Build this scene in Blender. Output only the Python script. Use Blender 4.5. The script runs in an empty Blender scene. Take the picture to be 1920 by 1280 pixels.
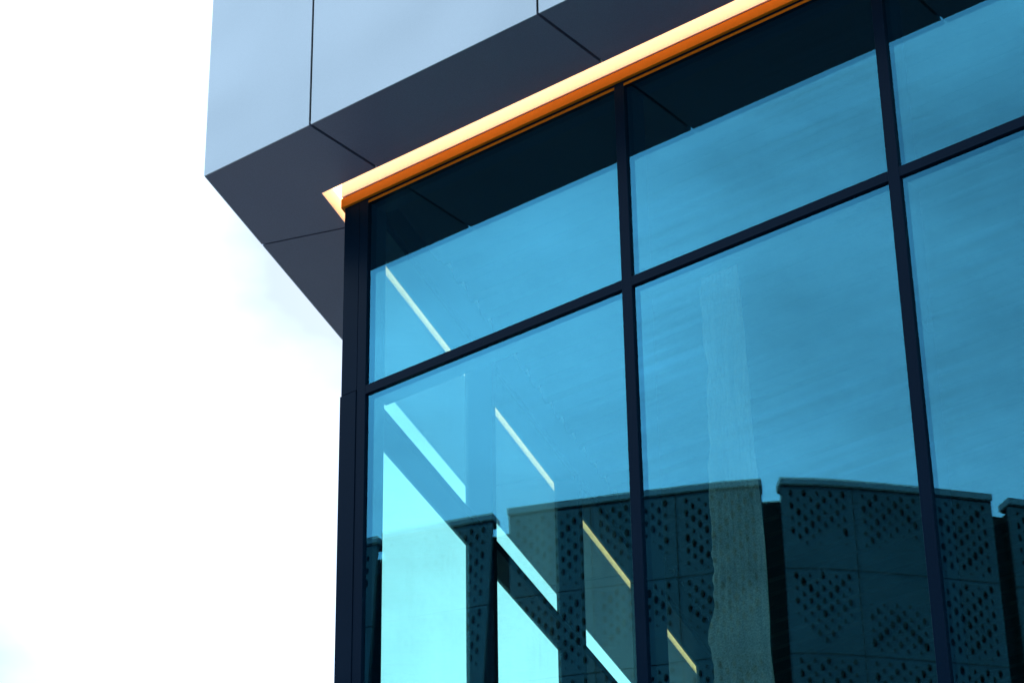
import bpy, bmesh, math, random
from mathutils import Vector, Matrix, noise as mnoise

random.seed(7)
sc = bpy.context.scene
COL = sc.collection

# ------------------------------------------------------------------ camera
cam_d = bpy.data.cameras.new('camera')
cam = bpy.data.objects.new('camera', cam_d)
COL.objects.link(cam)
cam_d.sensor_fit = 'HORIZONTAL'
cam_d.sensor_width = 36.0
cam_d.lens = 4995.13 / 1920.0 * 36.0
cam_d.clip_start = 0.1
cam_d.clip_end = 6000.0
_R = Vector((0.78145851, 0.62381636, -0.0132567))
_U = Vector((0.31651086, -0.37800633, 0.87001844))
_F = Vector((-0.53772062, 0.68407921, 0.49284092))
cam.matrix_world = Matrix(((_R.x, _U.x, -_F.x, 8.24), (_R.y, _U.y, -_F.y, -9.04), (_R.z, _U.z, -_F.z, 1.6), (0, 0, 0, 1)))
sc.camera = cam

# ------------------------------------------------------------------ sky and sun
SUN_EL = math.radians(42)
SUN_DIR = Vector((-0.22, 0.975, 0)).normalized()      # towards the sun: behind the building
world = bpy.data.worlds.new('World')
sc.world = world
world.use_nodes = True
nt = world.node_tree
nt.nodes.clear()
w_out = nt.nodes.new('ShaderNodeOutputWorld')
w_bg = nt.nodes.new('ShaderNodeBackground')
w_sky = nt.nodes.new('ShaderNodeTexSky')
w_sky.sky_type = 'NISHITA'
w_sky.sun_disc = False
w_sky.sun_elevation = SUN_EL
w_sky.sun_rotation = math.atan2(SUN_DIR.x, SUN_DIR.y)
w_sky.air_density = 1.0
w_sky.dust_density = 1.2
w_sky.ozone_density = 1.0
w_co = nt.nodes.new('ShaderNodeTexCoord')
w_map = nt.nodes.new('ShaderNodeMapping')
w_map.inputs['Scale'].default_value = (1.0, 1.0, 1.9)
w_map.inputs['Location'].default_value = (12.5, 3.0, 8.6)
w_noise = nt.nodes.new('ShaderNodeTexNoise')
w_noise.inputs['Scale'].default_value = 1.9
w_noise.inputs['Detail'].default_value = 7.0
w_noise.inputs['Roughness'].default_value = 0.5
w_ramp = nt.nodes.new('ShaderNodeValToRGB')
w_ramp.color_ramp.elements[0].position = 0.40
w_ramp.color_ramp.elements[0].color = (0.07, 0.07, 0.07, 1)
w_ramp.color_ramp.elements[1].position = 0.62
w_ramp.color_ramp.elements[1].color = (1.0, 1.0, 1.0, 1)
w_mix = nt.nodes.new('ShaderNodeMix')
w_mix.data_type = 'RGBA'
w_mix.inputs['B'].default_value = (15.6, 20.0, 25.0, 1)      # thin bright cloud veil
nt.links.new(w_co.outputs['Generated'], w_map.inputs['Vector'])
nt.links.new(w_map.outputs['Vector'], w_noise.inputs['Vector'])
nt.links.new(w_noise.outputs['Fac'], w_ramp.inputs['Fac'])
nt.links.new(w_ramp.outputs['Color'], w_mix.inputs['Factor'])
nt.links.new(w_sky.outputs['Color'], w_mix.inputs['A'])
nt.links.new(w_mix.outputs['Result'], w_bg.inputs['Color'])
w_bg.inputs['Strength'].default_value = 0.1
nt.links.new(w_bg.outputs['Background'], w_out.inputs['Surface'])

sun_d = bpy.data.lights.new('sun', 'SUN')
sun_d.energy = 1.2
sun_d.angle = math.radians(12)
sun_d.color = (1.0, 0.95, 0.88)
sun = bpy.data.objects.new('sun', sun_d)
COL.objects.link(sun)
_to = Vector((SUN_DIR.x * math.cos(SUN_EL), SUN_DIR.y * math.cos(SUN_EL), math.sin(SUN_EL)))
sun.rotation_euler = (-_to).to_track_quat('-Z', 'Y').to_euler()
sun.location = (0, 0, 60)

sc.view_settings.view_transform = 'Standard'
sc.view_settings.look = 'None'
sc.view_settings.gamma = 1.0
sc.view_settings.use_curve_mapping = False
sc.view_settings.exposure = 0.6

sc.cycles.max_bounces = 12
sc.cycles.diffuse_bounces = 4
sc.cycles.glossy_bounces = 5
sc.cycles.transparent_max_bounces = 24
sc.cycles.use_denoising = True
sc.cycles.use_adaptive_sampling = False
sc.cycles.sample_clamp_indirect = 2.0

# ------------------------------------------------------------------ materials
def new_mat(name):
    m = bpy.data.materials.new(name)
    m.use_nodes = True
    t = m.node_tree
    t.nodes.clear()
    out = t.nodes.new('ShaderNodeOutputMaterial')
    return m, t, out

def paint(name, col, rough=0.5, metal=0.0, spec=0.5, var=0.06, vscale=3.0, speck=0.0, bump=0.0, bscale=400.0, wavy=0.0):
    m, t, out = new_mat(name)
    b = t.nodes.new('ShaderNodeBsdfPrincipled')
    b.inputs['Metallic'].default_value = metal
    b.inputs['Specular IOR Level'].default_value = spec
    tc = t.nodes.new('ShaderNodeTexCoord')
    n = t.nodes.new('ShaderNodeTexNoise')
    n.inputs['Scale'].default_value = vscale
    n.inputs['Detail'].default_value = 6
    t.links.new(tc.outputs['Object'], n.inputs['Vector'])
    mr = t.nodes.new('ShaderNodeMapRange')
    mr.inputs['From Min'].default_value = 0.25
    mr.inputs['From Max'].default_value = 0.75
    mr.inputs['To Min'].default_value = 1 - var
    mr.inputs['To Max'].default_value = 1 + var
    t.links.new(n.outputs['Fac'], mr.inputs['Value'])
    fac = mr.outputs['Result']
    if speck:
        n2 = t.nodes.new('ShaderNodeTexNoise')
        n2.inputs['Scale'].default_value = bscale
        n2.inputs['Detail'].default_value = 2
        t.links.new(tc.outputs['Object'], n2.inputs['Vector'])
        m2 = t.nodes.new('ShaderNodeMapRange')
        m2.inputs['From Min'].default_value = 0.3
        m2.inputs['From Max'].default_value = 0.7
        m2.inputs['To Min'].default_value = 1 - speck
        m2.inputs['To Max'].default_value = 1 + speck
        t.links.new(n2.outputs['Fac'], m2.inputs['Value'])
        mu = t.nodes.new('ShaderNodeMath')
        mu.operation = 'MULTIPLY'
        t.links.new(fac, mu.inputs[0])
        t.links.new(m2.outputs['Result'], mu.inputs[1])
        fac = mu.outputs[0]
    vm = t.nodes.new('ShaderNodeVectorMath')
    vm.operation = 'SCALE'
    vm.inputs[0].default_value = col
    t.links.new(fac, vm.inputs['Scale'])
    t.links.new(vm.outputs['Vector'], b.inputs['Base Color'])
    rr = t.nodes.new('ShaderNodeMapRange')
    rr.inputs['To Min'].default_value = max(0.02, rough - 0.08)
    rr.inputs['To Max'].default_value = min(1.0, rough + 0.08)
    t.links.new(n.outputs['Fac'], rr.inputs['Value'])
    t.links.new(rr.outputs['Result'], b.inputs['Roughness'])
    if bump:
        n3 = t.nodes.new('ShaderNodeTexNoise')
        n3.inputs['Scale'].default_value = bscale
        t.links.new(tc.outputs['Object'], n3.inputs['Vector'])
        bp = t.nodes.new('ShaderNodeBump')
        bp.inputs['Strength'].default_value = bump
        bp.inputs['Distance'].default_value = 0.002
        t.links.new(n3.outputs['Fac'], bp.inputs['Height'])
        if wavy:          # slight buckling of thin sheet
            n4 = t.nodes.new('ShaderNodeTexNoise')
            n4.inputs['Scale'].default_value = 1.1
            n4.inputs['Detail'].default_value = 1
            t.links.new(tc.outputs['Object'], n4.inputs['Vector'])
            b4 = t.nodes.new('ShaderNodeBump')
            b4.inputs['Strength'].default_value = 1.0
            b4.inputs['Distance'].default_value = wavy
            t.links.new(n4.outputs['Fac'], b4.inputs['Height'])
            t.links.new(b4.outputs['Normal'], bp.inputs['Normal'])
        t.links.new(bp.outputs['Normal'], b.inputs['Normal'])
    t.links.new(b.outputs['BSDF'], out.inputs['Surface'])
    return m

def glass(name, refl, trans, base, graze, wave=0.0015, streak=0.0, dust=0.0):
    """coated sheet: mirror reflection over a tinted see-through body"""
    m, t, out = new_mat(name)
    geo = t.nodes.new('ShaderNodeNewGeometry')
    info = t.nodes.new('ShaderNodeObjectInfo')
    tc = t.nodes.new('ShaderNodeTexCoord')
    n = t.nodes.new('ShaderNodeTexNoise')
    n.noise_dimensions = '4D'
    n.inputs['Scale'].default_value = 0.9
    n.inputs['Detail'].default_value = 2
    t.links.new(tc.outputs['Object'], n.inputs['Vector'])
    mw = t.nodes.new('ShaderNodeMath')
    mw.operation = 'MULTIPLY'
    mw.inputs[1].default_value = 37.0
    t.links.new(info.outputs['Random'], mw.inputs[0])
    t.links.new(mw.outputs[0], n.inputs['W'])
    sub = t.nodes.new('ShaderNodeVectorMath')
    sub.operation = 'SUBTRACT'
    sub.inputs[1].default_value = (0.5, 0.5, 0.5)
    t.links.new(n.outputs['Color'], sub.inputs[0])
    scl = t.nodes.new('ShaderNodeVectorMath')
    scl.operation = 'SCALE'
    scl.inputs['Scale'].default_value = wave
    t.links.new(sub.outputs['Vector'], scl.inputs[0])
    add = t.nodes.new('ShaderNodeVectorMath')
    t.links.new(geo.outputs['Normal'], add.inputs[0])
    t.links.new(scl.outputs['Vector'], add.inputs[1])
    nrm = t.nodes.new('ShaderNodeVectorMath')
    nrm.operation = 'NORMALIZE'
    t.links.new(add.outputs['Vector'], nrm.inputs[0])
    gl = t.nodes.new('ShaderNodeBsdfGlossy')
    gl.inputs['Roughness'].default_value = 0.0
    gl.inputs['Color'].default_value = (*refl, 1)
    t.links.new(nrm.outputs['Vector'], gl.inputs['Normal'])
    tr = t.nodes.new('ShaderNodeBsdfTransparent')
    tr.inputs['Color'].default_value = (*trans, 1)
    tr2 = t.nodes.new('ShaderNodeBsdfTransparent')
    lw = t.nodes.new('ShaderNodeLayerWeight')
    lw.inputs['Blend'].default_value = 0.35
    mr = t.nodes.new('ShaderNodeMapRange')
    mr.inputs['To Min'].default_value = base
    mr.inputs['To Max'].default_value = graze
    t.links.new(lw.outputs['Facing'], mr.inputs['Value'])
    fac = mr.outputs['Result']
    def noise(scale_vec, sc_, det, lo, hi, a, b_):
        mp = t.nodes.new('ShaderNodeMapping')
        mp.inputs['Scale'].default_value = scale_vec
        t.links.new(tc.outputs['Object'], mp.inputs['Vector'])
        nn = t.nodes.new('ShaderNodeTexNoise')
        nn.inputs['Scale'].default_value = sc_
        nn.inputs['Detail'].default_value = det
        t.links.new(mp.outputs['Vector'], nn.inputs['Vector'])
        r_ = t.nodes.new('ShaderNodeMapRange')
        r_.inputs['From Min'].default_value = lo
        r_.inputs['From Max'].default_value = hi
        r_.inputs['To Min'].default_value = a
        r_.inputs['To Max'].default_value = b_
        t.links.new(nn.outputs['Fac'], r_.inputs['Value'])
        return r_.outputs['Result']
    def math_(op, a, b_):
        q = t.nodes.new('ShaderNodeMath')
        q.operation = op
        for k, v in enumerate((a, b_)):
            if isinstance(v, (int, float)):
                q.inputs[k].default_value = v
            else:
                t.links.new(v, q.inputs[k])
        return q.outputs[0]
    if streak:
        # reflectivity varies in streaks along the pane, in patches
        st = noise((0.35, 0.35, 11.0), 2.2, 3, 0.3, 0.7, -1.0, 1.0)
        pa = noise((1, 1, 1), 0.75, 2, 0.42, 0.66, 0.0, 1.0)
        cl = noise((1, 1, 1), 1.3, 4, 0.3, 0.7, -0.35, 0.35)
        k_ = math_('ADD', math_('MULTIPLY', math_('MULTIPLY', st, pa), streak), math_('MULTIPLY', cl, streak))
        fac = math_('MULTIPLY', fac, math_('ADD', k_, 1.0))
    mx = t.nodes.new('ShaderNodeMixShader')
    t.links.new(fac, mx.inputs['Fac'])
    t.links.new(tr.outputs['BSDF'], mx.inputs[1])
    t.links.new(gl.outputs['BSDF'], mx.inputs[2])
    mb = t.nodes.new('ShaderNodeMixShader')               # second face of the sheet: light leaves the glass
    t.links.new(geo.outputs['Backfacing'], mb.inputs['Fac'])
    top = mx.outputs['Shader']
    if dust:
        # thin film of grime that glows when light comes from behind
        tl = t.nodes.new('ShaderNodeBsdfTranslucent')
        tl.inputs['Color'].default_value = (0.52, 0.84, 0.80, 1)
        md = t.nodes.new('ShaderNodeMixShader')
        d1 = noise((1, 1, 0.4), 2.5, 4, 0.3, 0.75, dust * 0.55, dust * 1.3)
        d2 = noise((9.0, 9.0, 1.1), 1.0, 3, 0.68, 0.74, 0.0, dust * 1.6)
        t.links.new(math_('ADD', d1, d2), md.inputs['Fac'])
        t.links.new(top, md.inputs[1])
        t.links.new(tl.outputs['BSDF'], md.inputs[2])
        top = md.outputs['Shader']
    t.links.new(top, mb.inputs[1])
    t.links.new(tr2.outputs['BSDF'], mb.inputs[2])
    t.links.new(mb.outputs['Shader'], out.inputs['Surface'])
    return m

def glow(name, col, strength):
    m, t, out = new_mat(name)
    e = t.nodes.new('ShaderNodeEmission')
    e.inputs['Color'].default_value = (*col, 1)
    e.inputs['Strength'].default_value = strength
    t.links.new(e.outputs['Emission'], out.inputs['Surface'])
    return m

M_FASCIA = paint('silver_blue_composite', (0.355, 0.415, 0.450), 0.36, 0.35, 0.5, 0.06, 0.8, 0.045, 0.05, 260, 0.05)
M_SOFFIT = paint('shaded_blue_composite', (0.120, 0.138, 0.205), 0.5, 0.0, 0.35, 0.06, 0.9, 0.14, 0.05, 260, 0.03)  # fascia panel darkened: shade under the overhang put into the colour
M_LINER = paint('black_joint_liner', (0.012, 0.013, 0.016), 0.8)
M_FRAME = paint('navy_powder_coat', (0.0009, 0.0080, 0.0200), 0.30, 0.0, 0.03, 0.08, 2.0, 0.12, 0.04, 300)
M_TRIM = paint('amber_lit_trim', (0.40, 0.130, 0.006), 0.45, 0.0, 0.05, 0.06, 2.0, 0.06, 0.05, 220)  # neutral trim with the warm cove glow put into its colour
M_COVE = paint('white_cove_paint', (0.85, 0.82, 0.80), 0.6, 0.0, 0.2, 0.03, 1.5)
M_LED = glow('warm_led', (1.0, 0.47, 0.21), 4.4)
M_OUT = glass('coated_outer_glass', (0.12, 0.61, 0.93), (0.77, 0.99, 0.95), 0.132, 0.25, streak=0.06)
M_OUT_STREAKY = glass('streaky_outer_glass', (0.12, 0.61, 0.93), (0.77, 0.99, 0.95), 0.132, 0.25, streak=0.17)
M_OUT_DUSTY = glass('dusty_outer_glass', (0.12, 0.61, 0.93), (0.77, 0.99, 0.95), 0.10, 0.24, dust=0.11)
M_IN = glass('clear_inner_glass', (0.40, 0.85, 0.90), (0.82, 0.99, 0.95), 0.06, 0.16)
M_SPANDREL = paint('grey_spandrel', (0.05, 0.06, 0.07), 0.4)
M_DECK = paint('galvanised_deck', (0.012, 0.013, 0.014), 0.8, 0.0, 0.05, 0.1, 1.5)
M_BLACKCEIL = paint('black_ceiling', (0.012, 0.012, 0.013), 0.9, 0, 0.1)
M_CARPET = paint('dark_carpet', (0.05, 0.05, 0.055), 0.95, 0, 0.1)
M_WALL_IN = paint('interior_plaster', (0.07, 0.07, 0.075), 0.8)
M_SLAB = paint('concrete', (0.28, 0.28, 0.27), 0.85, 0, 0.3, 0.12, 1.2, 0.06, 0.2, 60)
M_PERF = paint('grey_perforated_metal', (0.060, 0.100, 0.112), 0.6, 0.0, 0.2, 0.16, 1.1, 0.06, 0.05, 40)
M_COPE = paint('pale_coping', (0.17, 0.215, 0.225), 0.5, 0.0, 0.4, 0.08, 1.5)
M_DARKWALL = paint('dark_backing', (0.020, 0.027, 0.030), 0.9, 0.0, 0.05)
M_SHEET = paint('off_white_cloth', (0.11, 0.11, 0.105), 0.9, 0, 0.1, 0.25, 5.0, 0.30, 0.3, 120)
M_ASPHALT = paint('asphalt', (0.055, 0.056, 0.058), 0.9, 0, 0.3, 0.2, 1.5, 0.2, 0.3, 80)
M_PAVE = paint('concrete_paving', (0.24, 0.235, 0.225), 0.85, 0, 0.3, 0.12, 1.0, 0.08, 0.3, 60)
M_GROUND = paint('grassy_ground', (0.09, 0.10, 0.07), 0.95, 0, 0.2, 0.25, 0.2)
M_LINE = paint('road_paint', (0.75, 0.75, 0.72), 0.7)

# ------------------------------------------------------------------ helpers
def thing(name, label, cat, loc=(0, 0, 0), group=None):
    o = bpy.data.objects.new(name, None)
    COL.objects.link(o)
    o.location = loc
    o['label'] = label
    o['category'] = cat
    if group:
        o['group'] = group
    return o

def link_mesh(name, me, mat, parent=None):
    o = bpy.data.objects.new(name, me)
    if mat:
        me.materials.append(mat)
    COL.objects.link(o)
    if parent is not None:
        o.parent = parent
        root = parent
        off = Vector((0, 0, 0))
        while root is not None:
            off += root.location
            root = root.parent
        o.location = -off
    return o

def bm_obj(name, bm, mat, parent=None, smooth=False):
    bmesh.ops.recalc_face_normals(bm, faces=bm.faces)
    me = bpy.data.meshes.new(name)
    bm.to_mesh(me)
    bm.free()
    if smooth:
        for p in me.polygons:
            p.use_smooth = True
    return link_mesh(name, me, mat, parent)

def bm_prism(bm, pts, z0, z1):
    lo = [bm.verts.new((p[0], p[1], z0)) for p in pts]
    hi = [bm.verts.new((p[0], p[1], z1)) for p in pts]
    n = len(pts)
    bm.faces.new(lo[::-1])
    bm.faces.new(hi)
    for i in range(n):
        j = (i + 1) % n
        bm.faces.new((lo[i], lo[j], hi[j], hi[i]))

def bevel_all(bm, w):
    bmesh.ops.bevel(bm, geom=list(bm.edges), offset=w, offset_type='OFFSET', segments=1, profile=0.5, affect='EDGES')

def prism(name, pts, z0, z1, mat, parent=None, bev=0.0):
    bm = bmesh.new()
    bm_prism(bm, pts, z0, z1)
    bmesh.ops.recalc_face_normals(bm, faces=bm.faces)
    if bev:
        bevel_all(bm, bev)
    return bm_obj(name, bm, mat, parent)

# two facade frames: a runs along the facade, o outwards
LA = 1.90143849
E_L = Vector((math.cos(LA), math.sin(LA)))
N_L = Vector((-math.sin(LA), math.cos(LA)))
class Frame:
    def __init__(s, ea, eo, shift):
        s.ea, s.eo, s.shift = ea, eo, shift
    def p(s, a, o):
        v = s.ea * a + s.eo * (o + s.shift)
        return (v.x, v.y)
FRONT = Frame(Vector((1, 0)), Vector((0, -1)), 0.0)
LEFT = Frame(E_L, N_L, -0.020)          # curtain wall of the return side
LEFT0 = Frame(E_L, N_L, 0.0)            # eaves of the return side

def mitre(of, ol):
    # point at outward offset of from the front plane and ol from the return plane
    y = -of
    x = (ol - N_L.y * y) / N_L.x
    return (x, y)

def fbox(name, fr, a0, a1, o0, o1, z0, z1, mat, parent, bev=0.0):
    return prism(name, [fr.p(a0, o0), fr.p(a1, o0), fr.p(a1, o1), fr.p(a0, o1)], z0, z1, mat, parent, bev)

XF, SL = 10.85, 10.13                    # lengths of the two sides
ZS = 9.412                               # underside of the overhang
ZR = 13.40

# ------------------------------------------------------------------ ground
def structure(o):
    o['kind'] = 'structure'
    return o
def sheet(name, x0, y0, x1, y1, z, mat):
    bm = bmesh.new()
    vs = [bm.verts.new(p) for p in ((x0, y0, z), (x1, y0, z), (x1, y1, z), (x0, y1, z))]
    bm.faces.new(vs)
    return structure(bm_obj(name, bm, mat))
sheet('ground', -1500, -1500, 1500, 1500, -0.14, M_GROUND)
sheet('road', -300, -15.2, 300, -10.2, -0.132, M_ASPHALT)
structure(prism('pavement', [(-40, -10.0), (60, -10.0), (60, 30), (-40, 30)], -0.2, 0.0, M_PAVE))
structure(prism('kerb', [(-40, -10.15), (60, -10.15), (60, -10.002), (-40, -10.002)], -0.2, -0.004, M_SLAB))
structure(prism('pavement', [(-60, -40), (60, -40), (60, -15.4), (-60, -15.4)], -0.2, 0.0, M_PAVE))
structure(prism('kerb', [(-60, -15.398), (60, -15.398), (60, -15.25), (-60, -15.25)], -0.2, -0.004, M_SLAB))
for i in range(16):
    o = prism('lane_marking', [(-40 + i * 5, -12.76), (-37.5 + i * 5, -12.76), (-37.5 + i * 5, -12.64), (-40 + i * 5, -12.64)], -0.131, -0.127, M_LINE)
    structure(o)

# ------------------------------------------------------------------ the corner building
B = thing('corner_building', 'glass walled corner building with overhanging silver upper storey and warm light strip', 'building')
G = 0.009        # half of a panel joint

def split(a0, joints, a1):
    e = [a0] + joints + [a1]
    return [(e[i], e[i + 1]) for i in range(len(e) - 1)]

JF = [0.335 + 1.5035 * k for k in range(7)]
JL = [0.27 + 1.648 * k for k in range(6)]

# soffit panels
TP = 0.012
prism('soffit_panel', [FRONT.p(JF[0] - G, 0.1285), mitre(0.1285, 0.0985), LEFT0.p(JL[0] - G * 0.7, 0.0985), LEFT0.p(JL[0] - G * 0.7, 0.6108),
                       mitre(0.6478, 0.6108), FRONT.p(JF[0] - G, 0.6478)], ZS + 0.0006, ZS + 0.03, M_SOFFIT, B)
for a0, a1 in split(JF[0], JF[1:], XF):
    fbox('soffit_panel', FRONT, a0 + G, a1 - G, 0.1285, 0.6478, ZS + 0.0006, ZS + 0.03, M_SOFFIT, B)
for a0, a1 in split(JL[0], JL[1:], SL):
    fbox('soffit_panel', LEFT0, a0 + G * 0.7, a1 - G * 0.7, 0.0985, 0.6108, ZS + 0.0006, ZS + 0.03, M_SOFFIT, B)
# dark carrier behind the joints
prism('soffit_liner', [FRONT.p(XF, 0.130), mitre(0.130, 0.100), LEFT0.p(SL, 0.100), LEFT0.p(SL, 0.60), mitre(0.63, 0.60), FRONT.p(XF, 0.63)],
      ZS + 0.034, ZS + 0.06, M_LINER, B)

# fascia panels, two rows
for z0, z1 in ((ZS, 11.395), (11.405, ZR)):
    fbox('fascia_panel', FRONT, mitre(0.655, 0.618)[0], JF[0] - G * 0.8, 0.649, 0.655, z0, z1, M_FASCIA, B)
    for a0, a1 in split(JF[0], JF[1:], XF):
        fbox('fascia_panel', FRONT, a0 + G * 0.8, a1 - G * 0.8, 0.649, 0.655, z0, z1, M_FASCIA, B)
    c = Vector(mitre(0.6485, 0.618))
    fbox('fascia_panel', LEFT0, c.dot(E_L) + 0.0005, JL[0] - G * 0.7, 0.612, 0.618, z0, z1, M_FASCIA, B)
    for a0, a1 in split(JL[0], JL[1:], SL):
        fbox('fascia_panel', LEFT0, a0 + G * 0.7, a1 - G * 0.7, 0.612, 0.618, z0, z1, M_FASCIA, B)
    prism('fascia_liner', [FRONT.p(XF, 0.60), mitre(0.60, 0.57), LEFT0.p(SL, 0.57), LEFT0.p(SL, 0.60), mitre(0.63, 0.60), FRONT.p(XF, 0.63)],
          max(z0, ZS + 0.062), z1, M_LINER, B)
BACK_F, BACK_L = FRONT.p(XF, -9.5), LEFT0.p(SL, -0.2)
prism('roof', [FRONT.p(XF, 0.66), mitre(0.66, 0.623), LEFT0.p(SL, 0.623), (XF, 9.58)], ZR, ZR + 0.12, M_SLAB, B)
prism('floor_slab', [FRONT.p(XF - 0.02, 0.02), mitre(0.02, 0.0), LEFT0.p(SL - 0.02, 0.0), (XF - 0.02, 9.5)], 9.62, 9.95, M_SLAB, B)
prism('floor_slab', [FRONT.p(XF - 0.02, -0.2), mitre(-0.2, -0.22), LEFT0.p(SL - 0.02, -0.22), (XF - 0.02, 9.5)], 4.25, 4.60, M_CARPET, B)
prism('back_wall', [LEFT0.p(SL + 0.002, 0.62), LEFT0.p(SL + 0.25, 0.62), (XF + 0.2, 9.83), (XF + 0.2, 9.59)], 0.0, ZR - 0.002, M_WALL_IN, B)
prism('end_wall', [(XF + 0.002, -0.65), (XF + 0.2, -0.65), (XF + 0.2, 9.58), (XF + 0.002, 9.58)], 0.0, ZR - 0.002, M_WALL_IN, B)

# light cove: slot between overhang and glazing
ZC = ZS + 0.115
FW, LW = 0.027, 0.012      # inner cove wall planes
def chevron(name, f0, l0, f1, l1, z0, z1, mat, bev=0.0):
    return prism(name, [FRONT.p(XF - 0.01, f0), mitre(f0, l0), LEFT0.p(SL - 0.01, l0), LEFT0.p(SL - 0.01, l1), mitre(f1, l1), FRONT.p(XF - 0.01, f1)],
                 z0, z1, mat, B, bev)
chevron('cove_outer_wall', 0.1252, 0.0952, 0.1280, 0.0980, ZS + 0.0002, ZC + 0.01, M_COVE)
chevron('cove_ceiling', FW - 0.008, LW - 0.008, 0.125, 0.095, ZC, ZC + 0.008, M_COVE)
chevron('cove_inner_wall', FW - 0.01, LW - 0.01, FW, LW, ZS + 0.001, ZC - 0.001, M_COVE)
chevron('light_strip', 0.035, 0.022, 0.121, 0.090, ZC - 0.012, ZC - 0.001, M_LED)
# head trim below the cove wall
chevron('head_trim', 0.012, -0.006, 0.030, 0.015, ZS - 0.072, ZS - 0.012, M_TRIM, 0.002)
# structural packing behind the trims
chevron('head_packing', -0.14, -0.16, 0.010, -0.008, ZS - 0.050, 9.60, M_LINER)

# mullions
FM = [(0.119, 0.178)] + [(1.824 + 1.499 * k, 1.883 + 1.499 * k) for k in range(6)] + [(XF - 0.06, XF - 0.001)]
LM = [(0.119, 0.178)] + [(1.829 + 1.648 * k, 1.889 + 1.648 * k) for k in range(5)] + [(SL - 0.06, SL - 0.001)]
ZH = 9.311                                # underside of the head rail
ROWS = [(0.12, 4.147), (4.20, 4.947), (5.00, 8.143), (8.196, ZH)]
PF = 0.015                                # how far frames stand proud of the glass
for fr, ms in ((FRONT, FM), (LEFT, LM)):
    for i, (a0, a1) in enumerate(ms):
        fbox('mullion', fr, a0, a1, (-0.135 if fr is FRONT else -0.09) if i == 0 else -0.155, PF, 0.0, 9.352, M_FRAME, B, 0.0012)
    for i in range(len(ms) - 1):
        a0, a1 = ms[i][1], ms[i + 1][0]
        fbox('head_rail', fr, a0, a1, -0.13, PF - 0.005, ZH + 0.0006, 9.350, M_FRAME, B)
        fbox('lit_rail_edge', fr, a0, a1, PF - 0.0045, PF - 0.001, ZH, 9.3255, M_TRIM, B)  # strip added for the lit foot of the rail, glow in its colour
        for k in range(1, 4):
            fbox('transom', fr, a0, a1, -0.15 if fr is FRONT else -0.138, PF - 0.0004, ROWS[k - 1][1], ROWS[k][0], M_FRAME, B, 0.0012)
        fbox('sill', fr, a0, a1, -0.15, PF, 0.0, ROWS[0][0], M_FRAME, B)
        for k, (z0, z1) in enumerate(ROWS):
            tilt = 0.0
            p = fbox('glass_pane', fr, a0 - 0.003, a1 + 0.003, -0.006, 0.0, z0 - 0.003, z1 + 0.003, (M_OUT if i == 0 else M_OUT_STREAKY) if fr is FRONT else M_OUT_DUSTY, B)
            fbox('inner_pane', fr, a0 - 0.003, a1 + 0.003, -0.027, -0.021, z0 - 0.003, z1 + 0.003, M_IN, p)
            if k == 1:
                fbox('spandrel_panel', fr, a0, a1, -0.14, -0.10, z0, z1, M_SPANDREL, B)
# corner cladding in two lengths with a joint
A_, B_ = (0.011, -PF), (0.117, -PF)
def post(z0, z1, g):
    pl = LEFT.p(0.117, PF + g)
    cx = mitre(PF + g, PF + g - 0.020)
    pts = [cx, (0.117, -PF - g), (0.117, 0.095), LEFT.p(0.117, -0.10), pl]
    prism('corner_cover', pts, z0, z1, M_FRAME, B, 0.0015)
post(8.188, 9.352, 0.0)
post(0.0, 8.183, 0.005)

# ribbed metal deck ceiling inside
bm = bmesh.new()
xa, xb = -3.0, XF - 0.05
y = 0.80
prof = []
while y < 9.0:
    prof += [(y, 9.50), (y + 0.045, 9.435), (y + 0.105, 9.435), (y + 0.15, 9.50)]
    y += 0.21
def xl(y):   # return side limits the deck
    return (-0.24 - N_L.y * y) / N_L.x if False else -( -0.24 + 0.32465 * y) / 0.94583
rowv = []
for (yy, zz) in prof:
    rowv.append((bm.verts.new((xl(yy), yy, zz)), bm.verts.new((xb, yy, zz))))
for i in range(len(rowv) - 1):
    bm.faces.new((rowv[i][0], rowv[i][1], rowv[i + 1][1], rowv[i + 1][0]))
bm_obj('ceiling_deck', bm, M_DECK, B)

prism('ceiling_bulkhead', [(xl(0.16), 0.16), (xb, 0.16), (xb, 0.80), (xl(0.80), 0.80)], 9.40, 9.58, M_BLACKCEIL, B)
# ------------------------------------------------------------------ cloth hanging inside
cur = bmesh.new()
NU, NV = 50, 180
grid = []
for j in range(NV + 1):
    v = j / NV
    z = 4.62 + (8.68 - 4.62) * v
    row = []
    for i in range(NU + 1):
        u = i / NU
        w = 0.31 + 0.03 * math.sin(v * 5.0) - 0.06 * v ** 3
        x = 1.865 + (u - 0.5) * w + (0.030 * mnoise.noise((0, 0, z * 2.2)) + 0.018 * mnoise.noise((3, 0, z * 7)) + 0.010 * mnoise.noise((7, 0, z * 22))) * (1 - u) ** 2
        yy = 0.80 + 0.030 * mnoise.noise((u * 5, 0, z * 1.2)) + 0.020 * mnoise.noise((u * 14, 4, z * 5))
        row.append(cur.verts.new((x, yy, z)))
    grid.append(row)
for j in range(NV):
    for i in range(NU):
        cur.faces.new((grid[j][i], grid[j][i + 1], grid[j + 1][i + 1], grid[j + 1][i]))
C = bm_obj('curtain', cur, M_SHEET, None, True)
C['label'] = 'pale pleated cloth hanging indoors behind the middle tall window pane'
C['category'] = 'curtain'
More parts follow.
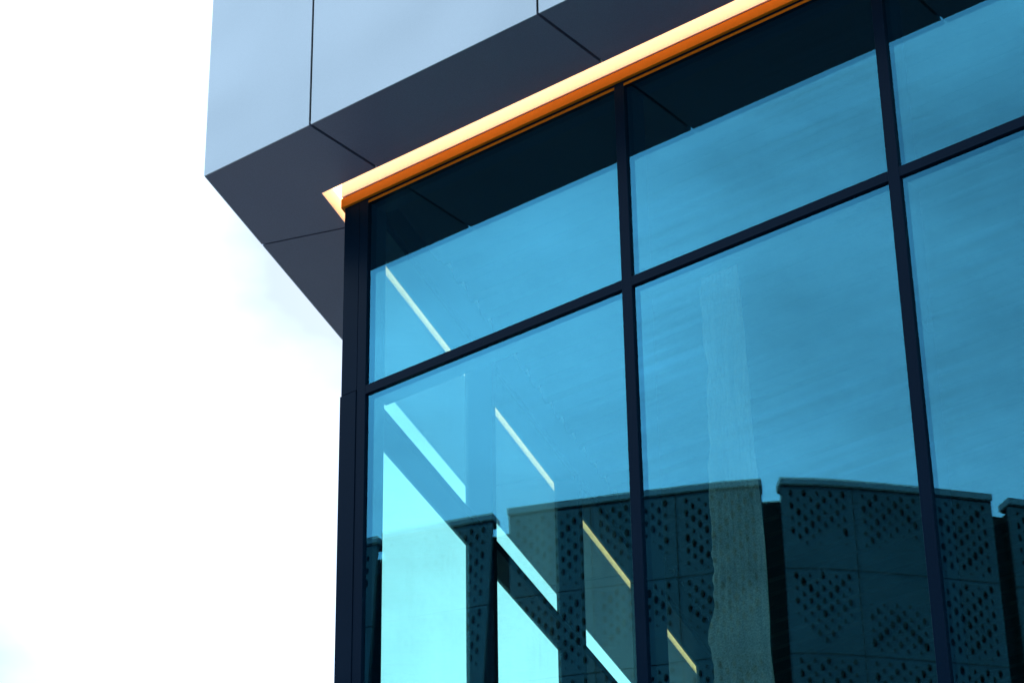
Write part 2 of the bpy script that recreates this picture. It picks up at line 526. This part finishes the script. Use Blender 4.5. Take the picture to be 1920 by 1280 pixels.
# ------------------------------------------------------------------ the perforated building across the street
H = 18.0
SEG = [  # plan polylines (x, y) of each bay, read from left to right in the mirror image
    [(-17.2, -16.55), (-16.0, -16.65), (-14.66, -16.93)],
    [(-14.55, -16.90), (-13.89, -17.09), (-12.93, -17.41)],
    [(-12.69, -17.43), (-11.91, -17.75), (-11.08, -18.12), (-10.04, -18.58), (-9.43, -18.93)],
    [(-9.22, -19.06), (-8.68, -19.58), (-7.90, -20.54), (-7.24, -21.42)],
    [(-7.12, -21.66), (-6.6, -22.5), (-6.2, -23.6)],
]
P = thing('perforated_building', 'dark curved building clad in perforated metal panels, mirrored in the glass', 'building', (-12.0, -24.0, 0))

def smooth_poly(pts, n=24):
    vs = [Vector(p) for p in pts]
    if len(vs) > 2:
        out = []
        for i in range(len(vs) - 1):
            p0 = vs[i - 1] if i > 0 else vs[i] * 2 - vs[i + 1]
            p1, p2 = vs[i], vs[i + 1]
            p3 = vs[i + 2] if i + 2 < len(vs) else vs[i + 1] * 2 - vs[i]
            for k in range(n):
                t = k / n
                out.append(0.5 * ((2 * p1) + (p2 - p0) * t + (2 * p0 - 5 * p1 + 4 * p2 - p3) * t * t + (-p0 + 3 * p1 - 3 * p2 + p3) * t ** 3))
        out.append(vs[-1])
        return out
    return vs
class Curve:
    def __init__(s, pts):
        s.v = smooth_poly(pts)
        s.d = [0.0]
        for i in range(1, len(s.v)):
            s.d.append(s.d[-1] + (s.v[i] - s.v[i - 1]).length)
        s.L = s.d[-1]
    def at(s, a):
        a = min(max(a, 0.0), s.L)
        for i in range(1, len(s.v)):
            if a <= s.d[i] or i == len(s.v) - 1:
                t = (a - s.d[i - 1]) / max(1e-9, s.d[i] - s.d[i - 1])
                p = s.v[i - 1].lerp(s.v[i], t)
                d = (s.v[i] - s.v[i - 1]).normalized()
                return p, Vector((-d.y, d.x))       # outward = towards the street
        return s.v[-1], Vector((0, 1))

def hole_size(kind, u, v, rnd):
    """relative hole size at (u, v) of a panel, v from the top"""
    w = abs(u - (0.5, 0.62, 0.35, 0.5, 0.45, 0.55)[kind])
    if kind == 0:        # deep V
        b, t, q = 0.95 - 1.0 * w, 0.02, v + 1.4 * w
    elif kind == 1:      # band with an uneven foot
        b, t, q = 0.66 + 0.10 * math.sin(u * 7), 0.02, v - 1.2 * w
    elif kind == 2:      # two chevrons
        b, t, q = 0.48 + 0.32 * abs(math.sin(u * math.pi * 1.5)), 0.0, v + 1.6 * w
    elif kind == 3:      # field at the foot
        b, t, q = 1.0, 0.34 + 0.20 * w, v - 0.9 * w
    elif kind == 4:      # full field
        b, t, q = 0.96, 0.04, v + 1.1 * w
    else:                # shallow V under a bare head
        b, t, q = 0.80 - 0.5 * w, 0.16 + 0.5 * w, v + 1.3 * w
    edge = min(1.0, max(0.0, (b - v) / 0.14)) * min(1.0, max(0.0, (v - t) / 0.10 + 0.35))
    wave = 0.80 + 0.22 * math.sin(q * 15.0)
    return edge ** 0.5 * wave * (0.9 + 0.16 * rnd)

def perforated_panel(cv, a0, a1, z0, z1, kind, lean):
    bm = bmesh.new()
    W, Hh = a1 - a0, z1 - z0
    nc = max(6, round(W / 0.088))
    cw = W / nc
    nr = 6
    ch = Hh / (nr + 0.5)
    rr = random.Random(int(a0 * 1000) + int(z0 * 77))
    def P3(a, z):
        t = (H - z)
        aa = a - lean * t * (a / cv.L)
        p, n = cv.at(aa)
        return (p.x, p.y, z)
    for c in range(nc):
        x0, x1 = a0 + c * cw, a0 + (c + 1) * cw
        xm = (x0 + x1) / 2
        off = (0.5 * ch) if c % 2 else 0.0
        # solid half cell at the foot or head of the column
        zz = [z0 + off + k * ch for k in range(nr + 1)]
        if off:
            bm.faces.new([bm.verts.new(P3(*q)) for q in ((x0, z0), (x1, z0), (x1, z0 + off), (x0, z0 + off))])
        else:
            bm.faces.new([bm.verts.new(P3(*q)) for q in ((x0, zz[-1]), (x1, zz[-1]), (x1, z1), (x0, z1))])
        for k in range(nr):
            q0, q1 = zz[k], zz[k + 1]
            qm = (q0 + q1) / 2
            s = hole_size(kind, (xm - a0) / W, (z1 - qm) / Hh, rr.random())
            if c in (0, nc - 1):
                s *= 0.0
            if s < 0.15:
                bm.faces.new([bm.verts.new(P3(*q)) for q in ((x0, q0), (x1, q0), (x1, q1), (x0, q1))])
                continue
            rx, rz = 0.37 * cw * s, 0.35 * ch * s
            outer = [(x0, q0), (xm, q0), (x1, q0), (x1, qm), (x1, q1), (xm, q1), (x0, q1), (x0, qm)]
            ang = [225, 270, 315, 0, 45, 90, 135, 180]
            inner = [(xm + rx * math.cos(math.radians(g)), qm + rz * math.sin(math.radians(g))) for g in ang]
            vo = [bm.verts.new(P3(*q)) for q in outer]
            vi = [bm.verts.new(P3(*q)) for q in inner]
            for e in range(8):
                f = (e + 1) % 8
                bm.faces.new((vo[e], vo[f], vi[f], vi[e]))
    # folded edges
    for (e0, e1) in (((a0, z0), (a1, z0)), ((a1, z0), (a1, z1)), ((a1, z1), (a0, z1)), ((a0, z1), (a0, z0))):
        n = 6
        prev = None
        for k in range(n + 1):
            a = e0[0] + (e1[0] - e0[0]) * k / n
            z = e0[1] + (e1[1] - e0[1]) * k / n
            p = P3(a, z)
            aa = a - lean * (H - z) * (a / cv.L)
            nn = cv.at(aa)[1]
            cur2 = (bm.verts.new(p), bm.verts.new((p[0] - nn.x * 0.05, p[1] - nn.y * 0.05, z)))
            if prev:
                bm.faces.new((prev[0], cur2[0], cur2[1], prev[1]))
            prev = cur2
    bmesh.ops.remove_doubles(bm, verts=bm.verts, dist=0.0004)
    return bm_obj('perforated_panel', bm, M_PERF, P)

def ribbon(name, cv, o0, o1, z0, z1, mat, a0=0.0, a1=None, n=14):
    a1 = cv.L if a1 is None else a1
    bm = bmesh.new()
    prev = None
    for k in range(n + 1):
        p, nn = cv.at(a0 + (a1 - a0) * k / n)
        q = [bm.verts.new((p.x + nn.x * o, p.y + nn.y * o, z)) for (o, z) in ((o0, z0), (o1, z0), (o1, z1), (o0, z1))]
        if prev:
            for e in range(4):
                f = (e + 1) % 4
                bm.faces.new((prev[e], prev[f], q[f], q[e]))
        else:
            bm.faces.new(q)
        prev = q
    bm.faces.new(prev[::-1])
    return bm_obj(name, bm, mat, P)

RH = 1.24
KINDS = {2: [[4, 2, 4], [4, 1, 0], [0, 4, 4], [2, 4, 1]], 3: [[2, 1, 4], [0, 3, 4], [4, 4, 2], [1, 4, 0]],
         1: [[4], [2], [4], [2]], 0: [[2, 1], [4, 3], [1, 4], [0, 1]], 4: [[1, 2], [3, 4], [0, 1], [2, 1]]}
for si, pts in enumerate(SEG):
    cv = Curve(pts)
    lean = 0.075 if si == 1 else (0.06 if si == 0 else 0.0)
    npan = len(KINDS[si][0])
    ribbon('coping', cv, -0.25, 0.04, H - 0.095, H, M_COPE)
    ribbon('shadow_gap', cv, -0.20, -0.015, H - 0.140, H - 0.096, M_DARKWALL)
    ribbon('backing_wall', cv, -0.30, -0.12, 1.0, H - 0.16, M_DARKWALL, a0=0.05, a1=cv.L * 0.9 if lean else cv.L - 0.05)
    ztop = H - 0.118
    for r in range(4):
        for c in range(npan):
            g = 0.009
            a0, a1 = cv.L * c / npan + g, cv.L * (c + 1) / npan - g
            perforated_panel(cv, a0, a1, ztop - (r + 1) * RH + g, ztop - r * RH - g, KINDS[si][r][c], lean)
    # plain cladding below, one sheet per storey
    zz = ztop - 4 * RH
    while zz > 1.0:
        zl = max(0.0, zz - 2.48)
        ribbon('plain_cladding', cv, -0.05, 0.0, zl + 0.01, zz - 0.01, M_PERF, a1=cv.L * 0.84 if lean else cv.L)
        zz = zl
# core seen in the slots
core = [(-17.4, -16.9)] + [(p[0] - 0.12, p[1] - 0.34) for s in SEG for p in s] + [(-7.5, -36.0), (-20.0, -36.0)]
prism('core_wall', core, 0.0, H - 0.17, M_DARKWALL, P)
